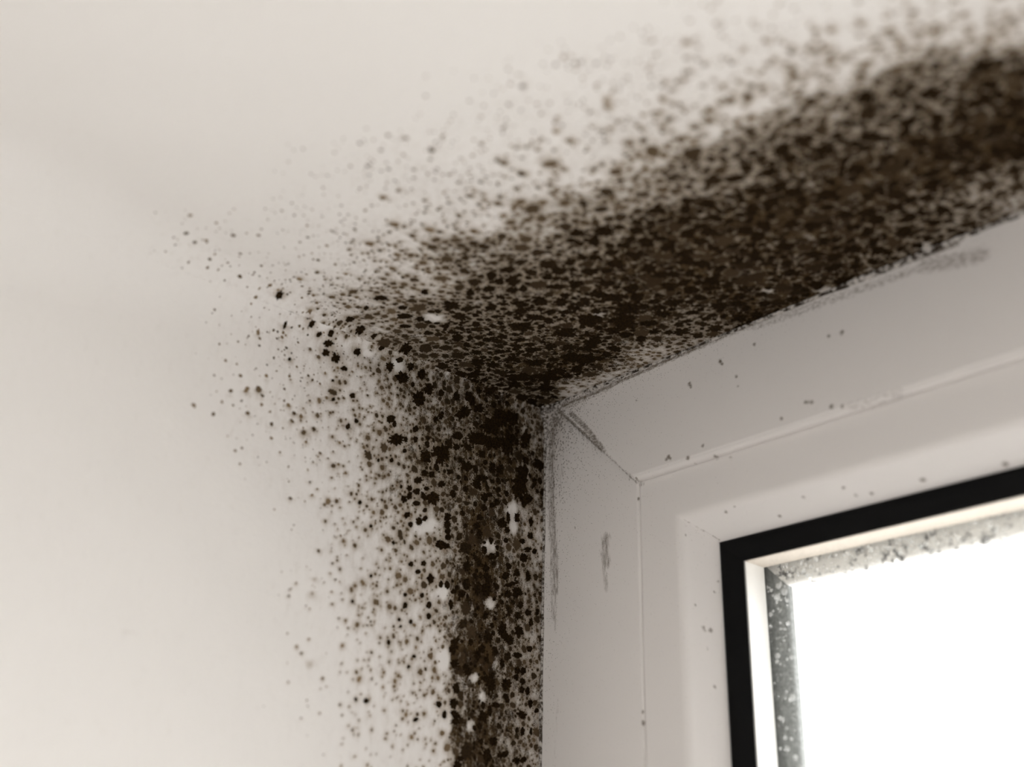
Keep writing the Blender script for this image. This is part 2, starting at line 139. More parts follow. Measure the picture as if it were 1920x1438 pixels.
FRAME_STROKES = [
 ([(0.44,0.0,-8.56),(-1.6,0.0,-13.27),(-2.05,0.0,-28.33),(-1.44,0.0,-43.79),(-0.13,0.0,-61.42),(1.1,0.0,-76.1),(1.27,0.0,-87.87)],2.07,0.6),
 ([(1.1,0.0,-76.1),(1.31,0.0,-90.19),(1.51,0.0,-103.93)],0.92,0.5),
 ([(-3.64,0.0,-17.45),(-3.65,-0.0,-35.63),(-3.03,0.0,-50.92),(-1.66,0.0,-70.79),(-0.18,0.0,-99.14)],0.92,0.5),
 ([(6.2,0.0,-27.46),(4.58,0.0,-35.19),(3.68,0.0,-45.03)],0.92,0.42),
 ([(3.51,0.0,-132.71),(1.98,0.0,-155.58)],0.92,0.36),
 ([(3.88,0.0,-4.26),(20.24,0.0,-20.64),(29.89,0.0,-30.42)],1.04,0.78),
 ([(29.89,0.0,-30.42),(49.42,0.0,-50.3)],0.55,0.62),
 ([(12.19,0.0,-8.39),(21.89,0.0,-18.3),(32.4,0.0,-32.1)],1.38,0.68),
 ([(32.4,0.0,-32.1),(42.12,0.0,-42.5),(49.46,0.0,-48.67)],0.69,0.42),
 ([(7.38,0.0,-6.93),(20.24,0.0,-20.38),(28.31,0.0,-28.98)],2.99,0.4),
 ([(31.31,0.0,-70.04),(30.32,0.0,-76.04),(31.47,0.0,-81.27)],2.3,0.62),
 ([(29.94,0.0,-82.78),(31.09,0.0,-87.49),(31.34,0.0,-91.77)],1.38,0.52),
 ([(3.18,0.0,-4.05),(16.92,0.0,-3.01),(36.63,0.0,-3.05)],2.07,0.48),
 ([(23.61,0.0,-2.76),(70.21,0.0,-2.15),(113.87,0.0,-1.4)],0.92,0.5),
 ([(6.65,0.0,-2.71),(20.28,0.0,-3.01),(70.24,0.0,-1.41),(113.94,0.0,-0.48),(147.82,0.0,-0.7),(179.48,0.0,-1.41),(198.13,0.0,-2.04)],0.92,0.78),
 ([(113.79,0.0,-2.32),(147.46,0.0,-3.97),(177.72,0.0,-5.25),(189.78,0.0,-5.64)],1.84,0.5),
 ([(185.83,0.0,-5.45),(197.19,0.0,-8.21),(205.45,0.0,-9.72)],3.22,0.55),
 ([(151.3,0.0,-48.09),(159.65,0.0,-48.65),(169.86,0.0,-48.47)],1.84,0.42),
 ([(52.19,0.0,-55.63),(51.29,0.0,-94.43),(50.29,0.0,-135.58),(49.99,0.0,-162.21)],0.37,0.6),
 ([(51.72,0.0,-51.81),(70.68,0.72,-69.95),(79.46,13.95,-78.15)],0.28,0.75)]

# ------------------------------------------------------------------ helpers
def tag(o, label=None, cat=None, group=None, kind=None):
    if label: o['label'] = label
    if cat: o['category'] = cat
    if group: o['group'] = group
    if kind: o['kind'] = kind
    return o

def mesh_obj(name, verts, faces, mat, parent=None, smooth=False, attrs=None):
    me = bpy.data.meshes.new(name)
    me.from_pydata([tuple(v) for v in verts], [], [tuple(f) for f in faces])
    for k, a in (attrs or {}).items():
        at = me.attributes.new(k, 'FLOAT', 'POINT')
        at.data.foreach_set('value', np.asarray(a, np.float32))
    me.materials.append(mat)
    if smooth:
        me.polygons.foreach_set('use_smooth', [True] * len(me.polygons))
    me.update()
    o = bpy.data.objects.new(name, me)
    COL.objects.link(o)
    if parent: o.parent = parent
    return o

def grid_mesh(P):
    n, m = P.shape[:2]
    idx = np.arange(n * m).reshape(n, m)
    f = np.stack([idx[:-1, :-1], idx[1:, :-1], idx[1:, 1:], idx[:-1, 1:]], -1).reshape(-1, 4)
    return P.reshape(-1, 3), f

def boxes(bs):
    V, F = [], []
    for x0, x1, y0, y1, z0, z1 in bs:
        b = len(V)
        V += [(x, y, z) for x in (x0, x1) for y in (y0, y1) for z in (z0, z1)]
        F += [tuple(b + i for i in f) for f in ((0, 1, 3, 2), (4, 6, 7, 5), (0, 4, 5, 1), (2, 3, 7, 6), (0, 2, 6, 4), (1, 5, 7, 3))]
    return V, F

# ------------------------------------------------------------------ node materials
class NT:
    def __init__(self, name):
        self.m = bpy.data.materials.new(name)
        self.m.use_nodes = True
        self.t = self.m.node_tree
        self.b = self.t.nodes['Principled BSDF']
    def n(self, kind, **kw):
        x = self.t.nodes.new(kind)
        for k, v in kw.items():
            setattr(x, k, v)
        return x
    def put(self, s, v):
        if isinstance(v, bpy.types.NodeSocket): self.t.links.new(v, s)
        elif v is not None: s.default_value = v
    def math(self, op, a, b=None, c=None, clamp=False):
        x = self.n('ShaderNodeMath', operation=op, use_clamp=clamp)
        for s, v in zip(x.inputs, (a, b, c)): self.put(s, v)
        return x.outputs[0]
    def attr(self, name):
        return self.n('ShaderNodeAttribute', attribute_name=name).outputs['Fac']
    def pos(self):
        return self.n('ShaderNodeTexCoord').outputs['Object']
    def noise(self, scale, detail=2.0, rough=0.5, vec=None, stretch=None):
        x = self.n('ShaderNodeTexNoise')
        x.inputs['Scale'].default_value = scale
        x.inputs['Detail'].default_value = detail
        x.inputs['Roughness'].default_value = rough
        v = vec or self.pos()
        if stretch:
            mp = self.n('ShaderNodeMapping')
            mp.inputs['Scale'].default_value = stretch
            self.put(mp.inputs[0], v)
            v = mp.outputs[0]
        self.put(x.inputs['Vector'], v)
        return x.outputs['Fac']
    def ramp(self, v, a, b):
        x = self.n('ShaderNodeMapRange', interpolation_type='SMOOTHSTEP')
        self.put(x.inputs[0], v)
        x.inputs[1].default_value, x.inputs[2].default_value = a, b
        return x.outputs[0]
    def mix(self, f, a, b):
        x = self.n('ShaderNodeMix', data_type='RGBA')
        self.put(x.inputs[0], f); self.put(x.inputs[6], a); self.put(x.inputs[7], b)
        return x.outputs[2]
    def bump(self, h, dist, strength=1.0):
        x = self.n('ShaderNodeBump')
        x.inputs['Strength'].default_value = strength
        x.inputs['Distance'].default_value = dist
        self.put(x.inputs['Height'], h)
        self.put(self.b.inputs['Normal'], x.outputs[0])
    def done(self, col=None, rough=None, spec=None):
        self.put(self.b.inputs['Base Color'], col)
        self.put(self.b.inputs['Roughness'], rough)
        self.put(self.b.inputs['Specular IOR Level'], spec)
        return self.m

PAINT = (0.80, 0.778, 0.757, 1)

def plaster(name, stretch=None, veins=0.27):
    k = NT(name)
    film, dens, pale, halo = k.attr('film'), k.attr('growth'), k.attr('pale'), k.attr('halo')
    coarse = k.noise(420, 5, 0.65, stretch=stretch)
    grain = k.noise(2800, 2, 0.7)
    soft = k.noise(160, 3, 0.6)
    half = lambda x, a: k.math('MULTIPLY', k.math('SUBTRACT', x, 0.5), a)
    # warm tide marks and the thin grey-brown veil around and between the colonies
    veil = k.math('ADD', k.math('ADD', half(coarse, 0.9), half(grain, 0.7)), k.math('MULTIPLY_ADD', dens, 0.72, halo))
    veil = k.math('SUBTRACT', veil, k.math('MULTIPLY', pale, 0.6))
    tan = k.math('MULTIPLY', k.ramp(veil, 0.05, 1.1), 0.93)
    col = k.mix(tan, PAINT, k.mix(k.ramp(dens, 0.2, 0.8), (0.30, 0.225, 0.145, 1), (0.185, 0.140, 0.090, 1)))
    # the film of growth, broken by a net of bare paint
    vo = k.n('ShaderNodeTexVoronoi', feature='DISTANCE_TO_EDGE')
    vo.inputs['Scale'].default_value = 230
    wv = k.n('ShaderNodeVectorMath', operation='MULTIPLY_ADD')
    nz = k.n('ShaderNodeTexNoise'); nz.inputs['Scale'].default_value = 500; k.put(nz.inputs['Vector'], k.pos())
    k.put(wv.inputs[0], nz.outputs['Color']); wv.inputs[1].default_value = (0.003, 0.003, 0.003); k.put(wv.inputs[2], k.pos())
    k.put(vo.inputs['Vector'], wv.outputs[0])
    net = k.math('SUBTRACT', 1.0, k.ramp(vo.outputs['Distance'], 0.03, 0.17))
    f = k.math('ADD', film, half(coarse, 1.25))
    f = k.math('ADD', f, half(grain, 1.3))
    f = k.math('SUBTRACT', k.math('SUBTRACT', f, pale), k.math('MULTIPLY', net, veins))
    cov = k.ramp(f, 0.38, 0.66)
    brown = k.mix(k.ramp(soft, 0.35, 0.65), (0.021, 0.0120, 0.0048, 1), (0.060, 0.038, 0.0155, 1))
    col = k.mix(cov, col, brown)
    k.bump(k.math('MULTIPLY_ADD', k.noise(900, 3), 0.5, soft), 0.0006, 0.5)
    return k.done(col, 0.9, 0.12)

def paint(name, c=PAINT, rough=0.8):
    k = NT(name)
    n = k.noise(40, 4)
    k.bump(k.noise(300, 3), 0.0005, 0.3)
    return k.done(k.mix(n, c, tuple(x * 0.96 for x in c[:3]) + (1,)), rough, 0.3)

def colony_mat():
    k = NT('black_mould')
    tone = k.attr('tone')
    n = k.noise(1500, 3, 0.65)
    dark = k.mix(k.ramp(n, 0.35, 0.7), (0.008, 0.0042, 0.0016, 1), (0.030, 0.0175, 0.0065, 1))
    col = k.mix(tone, dark, (0.27, 0.195, 0.120, 1))
    k.bump(k.noise(4000, 2), 0.0002, 0.6)
    return k.done(col, 1.0, 0.04)

def upvc(name, stretch=None):
    k = NT(name)
    dirt, grime = k.attr('dirt'), k.attr('grime')
    streak = k.noise(1000, 4, 0.7, stretch=(1, 1, 0.22) if stretch is None else stretch)
    grain = k.noise(3000, 2, 0.6)
    d = k.math('MULTIPLY_ADD', k.math('SUBTRACT', streak, 0.5), 1.35, dirt)
    d = k.math('MULTIPLY_ADD', k.math('SUBTRACT', grain, 0.5), 0.6, d)
    cov = k.ramp(d, 0.28, 0.95)
    v = k.n('ShaderNodeTexVoronoi')
    v.inputs['Scale'].default_value = 900
    k.put(v.inputs['Vector'], k.pos())
    g = k.math('MULTIPLY_ADD', k.math('SUBTRACT', grain, 0.5), 0.5, k.math('SUBTRACT', k.math('MULTIPLY', grime, 0.42), v.outputs['Distance']))
    speck = k.math('MULTIPLY', k.ramp(g, -0.03, 0.10), 0.75)
    veil = k.math('MULTIPLY', k.ramp(k.math('MULTIPLY_ADD', k.math('SUBTRACT', streak, 0.5), 1.0, grime), 0.5, 1.5), 0.5)
    col = k.mix(veil, (0.78, 0.755, 0.74, 1), (0.28, 0.235, 0.19, 1))
    col = k.mix(speck, col, (0.07, 0.05, 0.032, 1))
    col = k.mix(k.math('MULTIPLY', cov, 0.92), col, (0.105, 0.074, 0.045, 1))
    return k.done(col, k.math('MULTIPLY_ADD', cov, 0.4, 0.38), 0.4)

def simple(name, c, rough, spec=0.5, var=0.15, scale=300):
    k = NT(name)
    return k.done(k.mix(k.noise(scale, 3), c, tuple(x * (1 - var) for x in c[:3]) + (1,)), rough, spec)

def glass_mat():
    k = NT('window_glass')
    out = k.t.nodes['Material Output']
    tr = k.n('ShaderNodeBsdfTransparent'); tr.inputs[0].default_value = (0.985, 0.985, 0.98, 1)
    gl = k.n('ShaderNodeBsdfGlossy'); gl.inputs['Roughness'].default_value = 0.02
    fr = k.n('ShaderNodeFresnel'); fr.inputs[0].default_value = 1.45
    mx = k.n('ShaderNodeMixShader')
    k.put(mx.inputs[0], k.math('MULTIPLY', fr.outputs[0], 0.5)); k.put(mx.inputs[1], tr.outputs[0]); k.put(mx.inputs[2], gl.outputs[0])
    k.put(out.inputs[0], mx.outputs[0])
    return k.m

M_CEIL = plaster('mouldy_ceiling_paint')
M_WALL = plaster('mouldy_wall_paint', stretch=(1, 1, 0.40), veins=0.16)
M_PAINT = paint('room_paint')
M_FLOOR = simple('floor_covering', (0.42, 0.39, 0.36, 1), 0.6, 0.3, 0.2, 12)
M_COL = colony_mat()
M_UPVC = upvc('white_upvc')
M_UPVC_HEAD = upvc('white_upvc_head', (0.5, 1, 1))
M_RUBBER = simple('black_rubber', (0.003, 0.003, 0.0032, 1), 0.5, 0.1, 0.3, 600)
M_SPACER = simple('spacer_metal', (0.93, 0.92, 0.90, 1), 0.4, 0.5, 0.06, 500)
M_SPACER_DIRTY = simple('dusty_spacer', (0.88, 0.80, 0.71, 1), 0.8, 0.2, 0.35, 900)
M_OUTSEAL = simple('weathered_seal', (0.36, 0.38, 0.38, 1), 0.8, 0.3, 0.8, 800)
k_ = NT('glare_specked_seal')
M_PALESEAL = k_.done(k_.mix(k_.ramp(k_.noise(330, 4, 0.65), 0.50, 0.66), (0.85, 0.84, 0.82, 1), (0.10, 0.10, 0.105, 1)), 0.8, 0.3)  # top seal: pale tone paints in the outdoor glare, dark specks are dirt
M_GLASS = glass_mat()
k_ = NT('mouldy_sealant')
M_SEALANT_DIRTY = k_.done(k_.mix(k_.ramp(k_.noise(330, 4, 0.7), 0.42, 0.60), (0.035, 0.026, 0.018, 1), (0.55, 0.52, 0.49, 1)), 0.85, 0.2)
k_ = NT('grey_sealant')
M_SEALANT = k_.done(k_.mix(k_.ramp(k_.noise(700, 4, 0.7), 0.40, 0.60), (0.52, 0.49, 0.46, 1), (0.05, 0.037, 0.025, 1)), 0.75, 0.3)

def water():
    k = NT('water')
    k.b.inputs['Transmission Weight'].default_value = 0.6  # the remaining white surface colour stands in for sky light refracted by drops
    k.b.inputs['IOR'].default_value = 1.33
    return k.done((0.95, 0.97, 0.97, 1), 0.03, 0.5)
M_WATER = water()

# ------------------------------------------------------------------ density fields
def idw(ctrl, P, Q, power=4.2):
    C = np.array(ctrl)
    sh = P.shape
    p, q = P.ravel(), Q.ravel()
    D, F = np.zeros(p.size), np.zeros(p.size)
    for i in range(0, p.size, 40000):
        d2 = (p[i:i + 40000, None] - C[None, :, 0]) ** 2 + (q[i:i + 40000, None] - C[None, :, 1]) ** 2 + 6.0
        w = d2 ** (-power / 2)
        w /= w.sum(1, keepdims=True)
        D[i:i + 40000], F[i:i + 40000] = w @ C[:, 2], w @ C[:, 3]
    D = np.clip((D - 0.035) / 0.965, 0, 1)
    return D.reshape(sh), F.reshape(sh)

def pale_field(L, P, Q):
    out = np.zeros(P.shape)
    for cx, cy, ax, ay, bx, by in L:
        det = ax * by - ay * bx
        if abs(det) < 1e-6: continue
        u = ((P - cx) * by - (Q - cy) * bx) / det
        v = ((Q - cy) * ax - (P - cx) * ay) / det
        out = np.maximum(out, 0.75 * np.clip(1.6 * (1.3 - np.sqrt(u * u + v * v)), 0, 1))
    return out

# ------------------------------------------------------------------ mould colonies
rng = np.random.default_rng(7)

def density_at(ctrl, pq):
    d, f = idw(ctrl, pq[:, 0], pq[:, 1])
    return d, f

def scatter(ctrl, ext, given, pale, tries):
    """centre and two half axes (mm) of every colony: the measured ones first, then a fill that follows the density"""
    # the broadest measured patches are mottled: smaller solid cores, the film does the rest
    given = [(g[0], g[1]) + tuple(v * (0.78 if 0.5 * (math.hypot(g[2], g[3]) + math.hypot(g[4], g[5])) > 1.9 else 1.0) for v in g[2:]) for g in given]
    out = [tuple(g) for g in given]
    cell = 3.6
    H_ = {}
    def put(x, y, r):
        H_.setdefault((int(x // cell), int(y // cell)), []).append((x, y, r))
    for g in given:
        put(g[0], g[1], 0.5 * (math.hypot(g[2], g[3]) + math.hypot(g[4], g[5])))
    tones = [0.0] * len(given)
    for n_try, lo, hi, sig in tries:
        pq = rng.uniform((ext[0], ext[2]), (ext[1], ext[3]), (n_try, 2))
        D, F = density_at(ctrl, pq)
        pf = pale_field(pale, pq[:, 0], pq[:, 1])
        keep = (rng.random(n_try) < D ** 1.15) & (pf < 0.5 * (0.6 + 0.8 * rng.random(n_try))) & (D > 0.012)
        pq, D, F = pq[keep], D[keep], F[keep]
        rad = np.exp(np.log(lo + (hi - lo) * D ** 1.5) + sig * rng.standard_normal(len(D)))
        rad = np.clip(rad, 0.16, 3.4)
        order = np.argsort(-rad)
        for i in order:
            x, y, r = pq[i, 0], pq[i, 1], rad[i]
            kk = 1.08 - 0.26 * D[i]
            ci, cj = int(x // cell), int(y // cell)
            ok = True
            for a in range(ci - 2, ci + 3):
                for b in range(cj - 2, cj + 3):
                    for (px, py, pr) in H_.get((a, b), ()):
                        if (px - x) ** 2 + (py - y) ** 2 < (kk * (pr + r)) ** 2:
                            ok = False; break
                    if not ok: break
                if not ok: break
            if not ok: continue
            put(x, y, r)
            th = rng.uniform(0, math.pi); e = rng.uniform(0.72, 1.0)
            out.append((x, y, r * math.cos(th), r * math.sin(th), -r * e * math.sin(th), r * e * math.cos(th)))
            tones.append(float(min(0.95, np.clip((0.85 - D[i]) * 1.25, 0, 0.82) * rng.uniform(0.35, 1.25)) + (rng.random() < 0.25) * rng.uniform(0.0, 0.16)))
    return out, tones

ce_ext = (-6.4, 300, 0.3, 290)
wa_ext = (0.3, 270, 0.3, 215)
ce_cols, ce_tones = scatter(CEIL_DENSITY, ce_ext, CEIL_COLONIES, CEIL_PALE,
                            ((9000, 0.42, 2.1, 0.36), (18000, 0.40, 1.05, 0.3), (16000, 0.28, 0.45, 0.25)))
wa_cols, wa_tones = scatter(WALL_DENSITY, wa_ext, WALL_COLONIES, WALL_PALE,
                            ((6000, 0.48, 1.5, 0.40), (8000, 0.38, 0.75, 0.3), (12000, 0.24, 0.36, 0.25)))
def halo_field(cols, ax_p, ax_q, g_p, g_q):
    """soft stain around every colony on a grid (mm); g_p, g_q grow monotonically along their axes"""
    out = np.zeros(g_p.shape)
    n = min(g_p.shape)
    for c in cols:
        r = 0.5 * (math.hypot(c[2], c[3]) + math.hypot(c[4], c[5]))
        w = 2.6 * r + 1.2
        i0, i1 = np.searchsorted(ax_p, (c[0] - w, c[0] + w)); j0, j1 = np.searchsorted(ax_q, (c[1] - w, c[1] + w))
        if i1 <= i0 or j1 <= j0: continue
        d2 = (g_p[i0:i1, j0:j1] - c[0]) ** 2 + (g_q[i0:i1, j0:j1] - c[1]) ** 2
        v = 0.60 * np.exp(-d2 / (1.7 * r + 0.35) ** 2)
        out[i0:i1, j0:j1] = np.maximum(out[i0:i1, j0:j1], v)
    return out

# the inner corner of wall and ceiling is a plastered cove that opens out away from the window
def cove_r(s): return 0.0022 + 0.2 * np.clip(np.sqrt((np.clip(s, 0, 0.5) - 0.075) ** 2 + 0.0004) + np.clip(s, 0, 0.5) - 0.075 - 0.0027, 0, 1) / 2
def drop(d, r):
    d = np.clip(d, 0.2929 * r, r)
    return r - np.sqrt(np.maximum(r * r - (r - d) ** 2, 0))
def wob(a, b):
    return 0.00035 * (np.sin(a * 61 + 1) * np.cos(b * 47 + 2) + 0.6 * np.sin(a * 133 + b * 97))
def ceil_pt(x, s, lift=0.0):
    r = cove_r(s); d = np.maximum(x - XW, 0.2929 * r)
    return np.stack([XW + d, -s, -drop(d, r) - lift + wob(x, s) * np.clip((d - r) * 60, 0, 1) * np.clip(s * 40, 0, 1)], -1)
def wall_pt(s, t, lift=0.0):
    r = cove_r(s); d = np.maximum(t, 0.2929 * r)
    return np.stack([XW + drop(d, r) + lift + wob(t + 0.3, s) * np.clip((d - r) * 60, 0, 1) * np.clip(s * 40, 0, 1), -s, -d], -1)

fine = np.arange(0, 0.3001, 0.0010)
far = lambda end: np.linspace(0.31, end, 12) ** 1.0
s_ax = np.r_[fine, far(-RY)]
# ceiling
gx = np.r_[np.linspace(0, 1, 7)[:-1] * 0.001, np.arange(0.001, 0.3, 0.0010), far(RX - XW)]
Xg, Sg = np.meshgrid(gx, s_ax, indexing='ij')
r_ = cove_r(Sg)
Dg = 0.2929 * r_ + Xg * (1 - 0.2929 * r_ / (RX - XW))
P = ceil_pt(XW + Dg, Sg)
D, F = idw(CEIL_DENSITY, (XW + Dg) * 1000, Sg * 1000)
fade = np.clip(1 - (np.maximum(Dg - 0.29, 0) + np.maximum(Sg - 0.29, 0)) * 50, 0, 1)
V, Fc = grid_mesh(P)
ceil = mesh_obj('ceiling', V, Fc[:, ::-1], M_CEIL, smooth=True, attrs={
    'growth': (D * fade).ravel(), 'film': (F * fade).ravel(), 'pale': pale_field(CEIL_PALE, (XW + Dg) * 1000, Sg * 1000).ravel(),
    'halo': halo_field(ce_cols + [(8.8, 226.5, 0.6, 0, 0, 0.6), (42.4, 186.3, 0.9, 0, 0, 0.6)], (XW + Dg[:, 0]) * 1000, Sg[0] * 1000, (XW + Dg) * 1000, Sg * 1000).ravel()})
tag(ceil, 'off-white painted ceiling with black mould above the window', 'ceiling', kind='structure')
# left wall
gt = np.r_[np.linspace(0, 1, 7)[:-1] * 0.001, np.arange(0.001, 0.22, 0.0010), np.linspace(0.225, -RZ, 12)]
Tg, Sg = np.meshgrid(gt, s_ax, indexing='ij')
r_ = cove_r(Sg)
Dg = 0.2929 * r_ + Tg * (1 - 0.2929 * r_ / (-RZ))
P = wall_pt(Sg, Dg)
D, F = idw(WALL_DENSITY, Sg * 1000, Dg * 1000)
fade = np.clip(1 - (np.maximum(Dg - 0.21, 0) * 4 + np.maximum(Sg - 0.29, 0) * 50), 0, 1)
V, Fc = grid_mesh(P)
wall = mesh_obj('wall_left', V, Fc, M_WALL, smooth=True, attrs={
    'growth': (D * fade).ravel(), 'film': (F * fade).ravel(), 'pale': pale_field(WALL_PALE, Sg * 1000, Dg * 1000).ravel(),
    'halo': halo_field([(c[1], c[0], c[3], c[2], c[5], c[4]) for c in wa_cols + [(p, q_, z_, 0, 0, z_) for p, q_, z_ in ((180.1, 132.4, 1.3), (195.3, 10.2, 0.9), (186.0, 5.0, 0.9), (115.2, 109.9, 0.9), (115.2, 103.9, 0.7), (113.3, 134.4, 1.0))]], Dg[:, 0] * 1000, Sg[0] * 1000, Dg * 1000, Sg * 1000).ravel()})
tag(wall, 'off-white painted wall left of the window, mouldy by the frame', 'wall', kind='structure')

# the rest of the room
T = 0.12
def struct(name, bs, mat, label, cat):
    v, f = boxes(bs)
    return tag(mesh_obj(name, v, f, mat), label, cat, kind='structure')
struct('wall_front', [(-0.2, XW, 0, T, RZ, 0.1), (XW, W + 0.006, 0, T, 0.0065, 0.1), (W + 0.006, RX, 0, T, RZ, 0.1), (XW, W + 0.006, 0, T, RZ, -H - 0.006)],
       M_PAINT, 'wall that holds the window', 'wall')
struct('wall_rear', [(XW, WW[0], RY - T, RY, RZ, 0), (WW[1], RX, RY - T, RY, RZ, 0), (WW[0], WW[1], RY - T, RY, WW[3], 0), (WW[0], WW[1], RY - T, RY, RZ, WW[2])],
       M_PAINT, 'rear wall with a wide window opening', 'wall')
struct('wall_right', [(RX, RX + T, RY, 0, RZ, 0)], M_PAINT, 'plain painted wall opposite the mouldy wall', 'wall')
struct('floor', [(XW - 0.1, RX, RY, 0, RZ - 0.1, RZ)], M_FLOOR, 'plain grey floor', 'floor')

# ------------------------------------------------------------------ mould colonies as meshes
def colonies(name, cols, tones, surf, ext, flip):
    V, F, A = [], [], []
    b = 0
    for (cx, cy, ax, ay, bx, by), tone in zip(cols, tones):
        size = 0.5 * (math.hypot(ax, ay) + math.hypot(bx, by))
        n = 9 if size < 0.35 else (14 if size < 0.8 else (32 if size < 1.6 else 64))
        th = np.arange(n) * 2 * math.pi / n
        rr = np.ones(n)
        for h in range(2, 5 if n < 12 else (7 if n < 20 else (13 if n < 40 else 26))):
            rr += ((0.20 if n < 40 else 0.24) / h ** 0.55) * rng.standard_normal() * np.cos(h * th + rng.uniform(0, 6.28)) * 0.62
        rr = np.clip(rr, 0.5, 1.5)
        hgt = min(0.05 + 0.06 * size, 0.16)
        rings = []
        for k, (fr, z) in enumerate(((1.0, 0.02), (0.72, hgt), (0.35, hgt * 1.15))):
            p = cx + fr * rr * (ax * np.cos(th) + bx * np.sin(th))
            q = cy + fr * rr * (ay * np.cos(th) + by * np.sin(th))
            p = np.clip(p, ext[0], ext[1]); q = np.clip(q, ext[2], ext[3])
            rings.append(surf(p / 1000, q / 1000, z / 1000))
        c = surf(np.array([cx / 1000]), np.array([cy / 1000]), hgt * 1.2 / 1000)
        V.append(np.concatenate(rings + [c]))
        i = np.arange(n); j = (i + 1) % n
        for k in range(2):
            F.append(np.stack([b + k * n + i, b + k * n + j, b + (k + 1) * n + j, b + (k + 1) * n + i], 1))
        tri = np.stack([b + 2 * n + i, b + 2 * n + j, np.full(n, b + 3 * n)], 1)
        F.append(tri)
        A.append(np.full(3 * n + 1, tone))
        b += 3 * n + 1
    V = np.concatenate(V)
    faces = []
    for f in F: faces += (f[:, ::-1] if flip else f).tolist()
    return mesh_obj(name, V, faces, M_COL, smooth=True, attrs={'tone': np.concatenate(A)})

o = colonies('black_mould', ce_cols, ce_tones, lambda p, q, z: ceil_pt(p, q, z), ce_ext, True)
tag(o, 'dark brown-black mould colonies spreading over the ceiling above the window', 'mould', kind='stuff')
o = colonies('black_mould', wa_cols, wa_tones, lambda p, q, z: wall_pt(p, q, z), wa_ext, False)
tag(o, 'dark mould colonies running down the left wall beside the window frame', 'mould', kind='stuff')
print('colonies', len(ce_cols), len(wa_cols))

# ------------------------------------------------------------------ window
win = bpy.data.objects.new('window_1', None)
COL.objects.link(win)
tag(win, 'white plastic window under the mouldy ceiling, bright sky behind the glass', 'window', kind='structure')
FA, FB, FC = 0.050, 0.0695, 0.0788      # insets: frame joint, start of the bevel, start of the rubber

def arc(cx, cy, r, a0, a1, n):
    return [(cx + r * math.cos(math.radians(a0 + (a1 - a0) * i / n)), cy + r * math.sin(math.radians(a0 + (a1 - a0) * i / n))) for i in range(n + 1)]
def dense(pts, step):
    out = [pts[0]]
    for p in pts[1:]:
        a = out[-1]
        k = max(1, int(math.hypot(p[0] - a[0], p[1] - a[1]) / step))
        out += [(a[0] + (p[0] - a[0]) * i / k, a[1] + (p[1] - a[1]) * i / k) for i in range(1, k + 1)]
    return out

SPX = np.array(FRAME_SPOTS) / 1000.0
def dirt_of(P):
    P = np.c_[P[:, 0], np.maximum(P[:, 1], 0), P[:, 2]]
    out = np.zeros(len(P))
    for x, y, z, r in SPX:
        r *= 1.35
        d = np.sqrt(((P - (x, y, z)) ** 2).sum(1))
        out = np.maximum(out, 0.80 * np.clip(1.45 - d / r, 0, 1))
    for pts, w, st in FRAME_STROKES:
        Q = np.array(pts) / 1000.0
        w = w / 1000.0 * 1.2
        for a, b in zip(Q[:-1], Q[1:]):
            ab = b - a
            t = np.clip(((P - a) @ ab) / (ab @ ab + 1e-12), 0, 1)
            d = np.sqrt(((P - (a + t[:, None] * ab)) ** 2).sum(1))
            out = np.maximum(out, st * np.clip(1.5 - d / w, 0, 1))
    return out
def grime_of(P, side):
    """loose specks: thick in the corner and under the ceiling, thin further off"""
    x, z = P[:, 0], -P[:, 2]
    g = 0.50 * np.exp(-np.hypot(x - 0.004, z - 0.004) / 0.022) + 0.32 * np.exp(-np.hypot(x, z) / 0.07)
    if side == 'left': g += 0.5 * np.exp(-np.maximum(x, 0) / 0.010) * np.exp(-z / 0.16) + 0.16 * np.exp(-z / 0.3)
    if side == 'head': g += 0.45 * np.exp(-np.maximum(z, 0) / 0.006) + 0.08
    return g

def member(name, prof, side, mat, parent, fine_len=0.30, step=0.0007, back=True, dirt=False, smooth=True):
    """one mitred length of a section (inset, depth) along a side of the window"""
    pr = np.array(prof)
    L = W if side in ('head', 'sill') else H
    if side in ('head', 'left'):
        st = np.r_[np.arange(0, fine_len, step), np.linspace(fine_len, L, 8)] if dirt else np.linspace(0, L, 6)
    else:
        st = np.linspace(0, L, 6)
    u = st / L
    t, y = pr[:, 0][:, None], pr[:, 1][:, None]
    lng = t + st[None] - 2 * t * np.clip((u[None] - 0.4) / 0.6, 0, 1)     # both ends mitred at 45 degrees
    yy = np.broadcast_to(y, lng.shape); tt = np.broadcast_to(t, lng.shape)
    if side == 'head': P = np.stack([lng, yy, -tt], -1)
    if side == 'left': P = np.stack([tt, yy, -lng], -1)
    if side == 'sill': P = np.stack([lng, yy, -H + tt], -1)
    if side == 'right': P = np.stack([W - tt, yy, -lng], -1)
    V, F = grid_mesh(P)
    if side in ('head', 'right'): F = F[:, ::-1]
    at = None
    if mat in (M_UPVC, M_UPVC_HEAD):
        at = {'dirt': dirt_of(V) if dirt else np.zeros(len(V)), 'grime': grime_of(V, side) if dirt else np.zeros(len(V))}
    return mesh_obj(name, V, F, mat, parent, smooth=smooth, attrs=at)

def frame_section(y0, r1):
    front = [(-0.006, 0.052), (-0.006, y0), (FA - r1, y0)] + arc(FA - r1, y0 + r1, r1, -90, 0, 8) + [(FA, 0.012)]
    return front[:1] + dense(front[1:3], 0.0007) + front[3:]
bs = math.atan2(0.0148 - 0.0008, FC - FB)
bead_prof = [(FA - 0.0003, 0.012), (FA - 0.0003, 0.0010), (FA + 0.0009, 0.0010)] + \
    dense([(FA + 0.0009, 0.0010), (FB - 0.0030, 0.0010)], 0.0007)[1:]
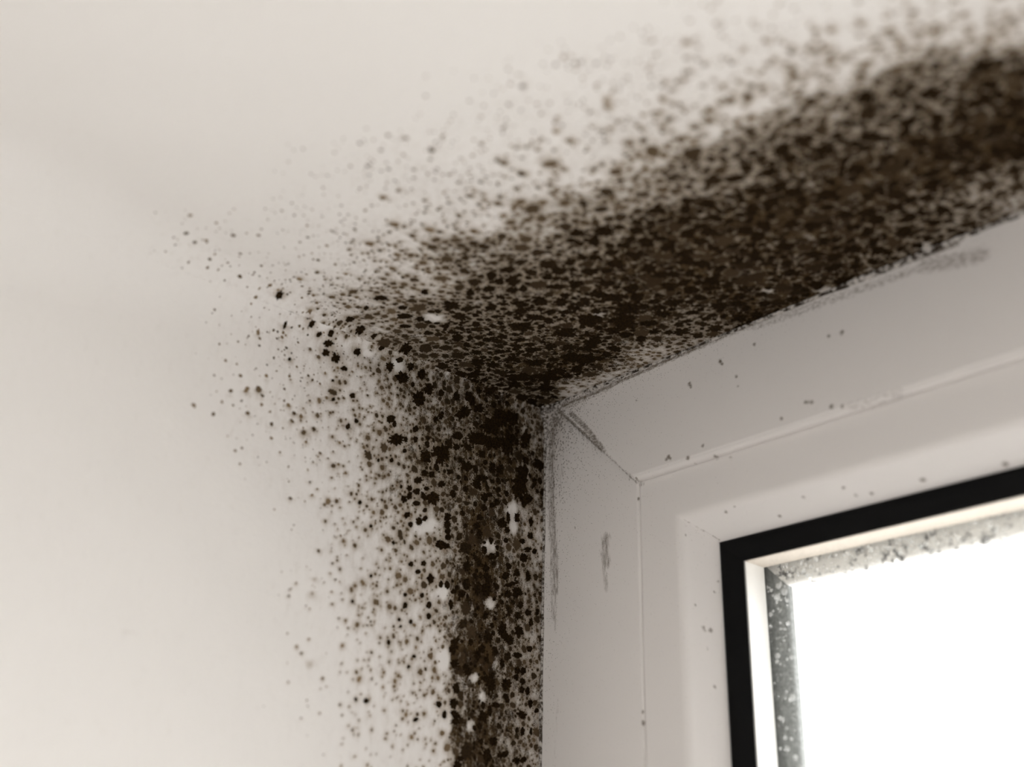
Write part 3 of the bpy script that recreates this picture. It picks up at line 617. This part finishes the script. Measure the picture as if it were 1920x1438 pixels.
# rounded knee from the flat to the bevel, then the bevel
kr = 0.0045
tl = kr * math.tan(bs / 2)
kx = FB + 0.0004
bead_prof = [p for p in bead_prof if p[0] < kx - tl]
bead_prof += [(kx - tl + kr * math.sin(bs * i / 8), 0.0010 + kr * (1 - math.cos(bs * i / 8))) for i in range(9)]
bead_prof += dense([bead_prof[-1], (FC, 0.0148)], 0.0007)[1:] + [(FC + 0.0003, 0.0170)]
gask_prof = [(FC - 0.0006, 0.0170), (FC - 0.0004, 0.0149), (FC + 0.0003, 0.0142), (FC + 0.0015, 0.0141), (0.0835, 0.0154), (0.0862, 0.0172), (0.0870, 0.0181)]
spacer_prof = [(0.0800, 0.0193), (0.0868, 0.0193), (0.0870, 0.0196), (0.0870, 0.0311), (0.0868, 0.0314), (0.0800, 0.0314)]
oseal_prof = [(0.080, 0.0347), (0.0930, 0.0347), (0.0943, 0.0352), (0.0946, 0.0362), (0.0946, 0.038)]
olip_prof = [(-0.006, 0.052), (-0.006, 0.075), (0.090, 0.075), (0.0942, 0.060), (0.0946, 0.056), (0.0946, 0.0381), (0.060, 0.0381)]

names = {'head': 'head', 'left': 'jamb', 'right': 'jamb', 'sill': 'bottom_rail'}
for side in ('head', 'left', 'right', 'sill'):
    d = side in ('head', 'left')
    fr = member('frame_' + names[side], frame_section(-0.0020, 0.0024) if side == 'head' else frame_section(0.0, 0.0008), side, M_UPVC_HEAD if side == 'head' else M_UPVC, win, dirt=d)
    member('glazing_bead', bead_prof, side, M_UPVC_HEAD if side == 'head' else M_UPVC, win, dirt=d)
    tag(member('rubber_gasket', gask_prof, side, M_RUBBER, win), 'black rubber gasket')
    member('spacer_bar', spacer_prof, side, M_SPACER_DIRTY if side == 'head' else M_SPACER, win, smooth=False)
    member('outer_seal', oseal_prof, side, M_PALESEAL if side == 'head' else M_OUTSEAL, win)
    member('outer_frame', olip_prof, side, M_UPVC, win, smooth=False)

for y0, y1 in ((0.0182, 0.0192), (0.0315, 0.0345)):
    v, f = boxes([(0.0795, W - 0.0795, y0, y1, -H + 0.0795, -0.0795)])
    mesh_obj('glass_pane', v, f, M_GLASS, win)

# sealant lines where frame meets plaster
def bead_line(name, p0, p1, r0, seed, blob=None, mat=M_SEALANT):
    q = np.random.default_rng(seed)
    n, m = 420, 9
    p0, p1 = np.array(p0), np.array(p1)
    ax = (p1 - p0) / np.linalg.norm(p1 - p0)
    e1 = np.cross(ax, (0, 1, 0)); e1 /= np.linalg.norm(e1); e2 = np.cross(ax, e1)
    L = np.linspace(0, 1, n) ** 1.6
    k = np.convolve(q.standard_normal(n + 30), np.ones(9) / 9, 'same')[15:n + 15] * 1.6 + np.convolve(q.standard_normal(n + 60), np.ones(31) / 31, 'same')[30:n + 30] * 2
    r = r0 * np.clip(1 + 0.45 * k, 0.3, 2.4)
    if blob: r = r * (1 + blob * np.exp(-(L * np.linalg.norm(p1 - p0) / 0.006) ** 2))
    th = np.arange(m) * 2 * math.pi / (m - 1)
    P = p0 + L[:, None, None] * (p1 - p0) + (r[:, None] * np.cos(th))[..., None] * e1 + (r[:, None] * np.sin(th))[..., None] * e2
    V, F = grid_mesh(P)
    return mesh_obj(name, V, F, mat, win, smooth=True)
bead_line('sealant_line', (XW + 0.0004, -0.0002, -0.0005), (XW + 0.0004, -0.0002, -H), 0.0006, 3, 3.2)
bead_line('sealant_line', (XW + 0.0004, -0.0018, -0.0004), (W, -0.0018, -0.0004), 0.0011, 5, 1.5, M_SEALANT_DIRTY)

# condensation between the panes and along the rubber
def droplets(name, pts, label):
    V, F = [], []
    b = 0
    for (x, y, z, r) in pts:
        n = 10
        for k, (fr, h) in enumerate(((1, 0), (0.85, 0.35), (0.5, 0.55))):
            for i in range(n):
                a = 2 * math.pi * i / n
                V.append((x + r * fr * math.cos(a), y - r * h, z + r * fr * math.sin(a)))
        V.append((x, y - r * 0.6, z))
        for k in range(2):
            for i in range(n):
                F.append((b + k * n + i, b + k * n + (i + 1) % n, b + (k + 1) * n + (i + 1) % n, b + (k + 1) * n + i))
        F += [(b + 2 * n + i, b + 2 * n + (i + 1) % n, b + 3 * n) for i in range(n)]
        b += 3 * n + 1
    o = mesh_obj(name, V, F, M_WATER, None, smooth=True)
    return tag(o, label, 'water droplets', kind='stuff')
q = random.Random(4)
pts = []
for i in range(170):
    r = min(0.0016, q.lognormvariate(math.log(0.00038), 0.5))
    pts.append((q.uniform(0.0875, 0.0965), 0.03145, -0.094 - 0.095 * q.random() ** 1.3, r))
droplets('condensation', pts, 'water droplets between the panes beside the left spacer bar')
pts = []
for i in range(420):
    r = min(0.0013, q.lognormvariate(math.log(0.00042), 0.45))
    pts.append((0.095 + 0.17 * q.random(), 0.03145, -0.0875 - 0.0085 * q.random() ** 1.4, r))
droplets('condensation', pts, 'band of droplets on the glass under the top rubber gasket')
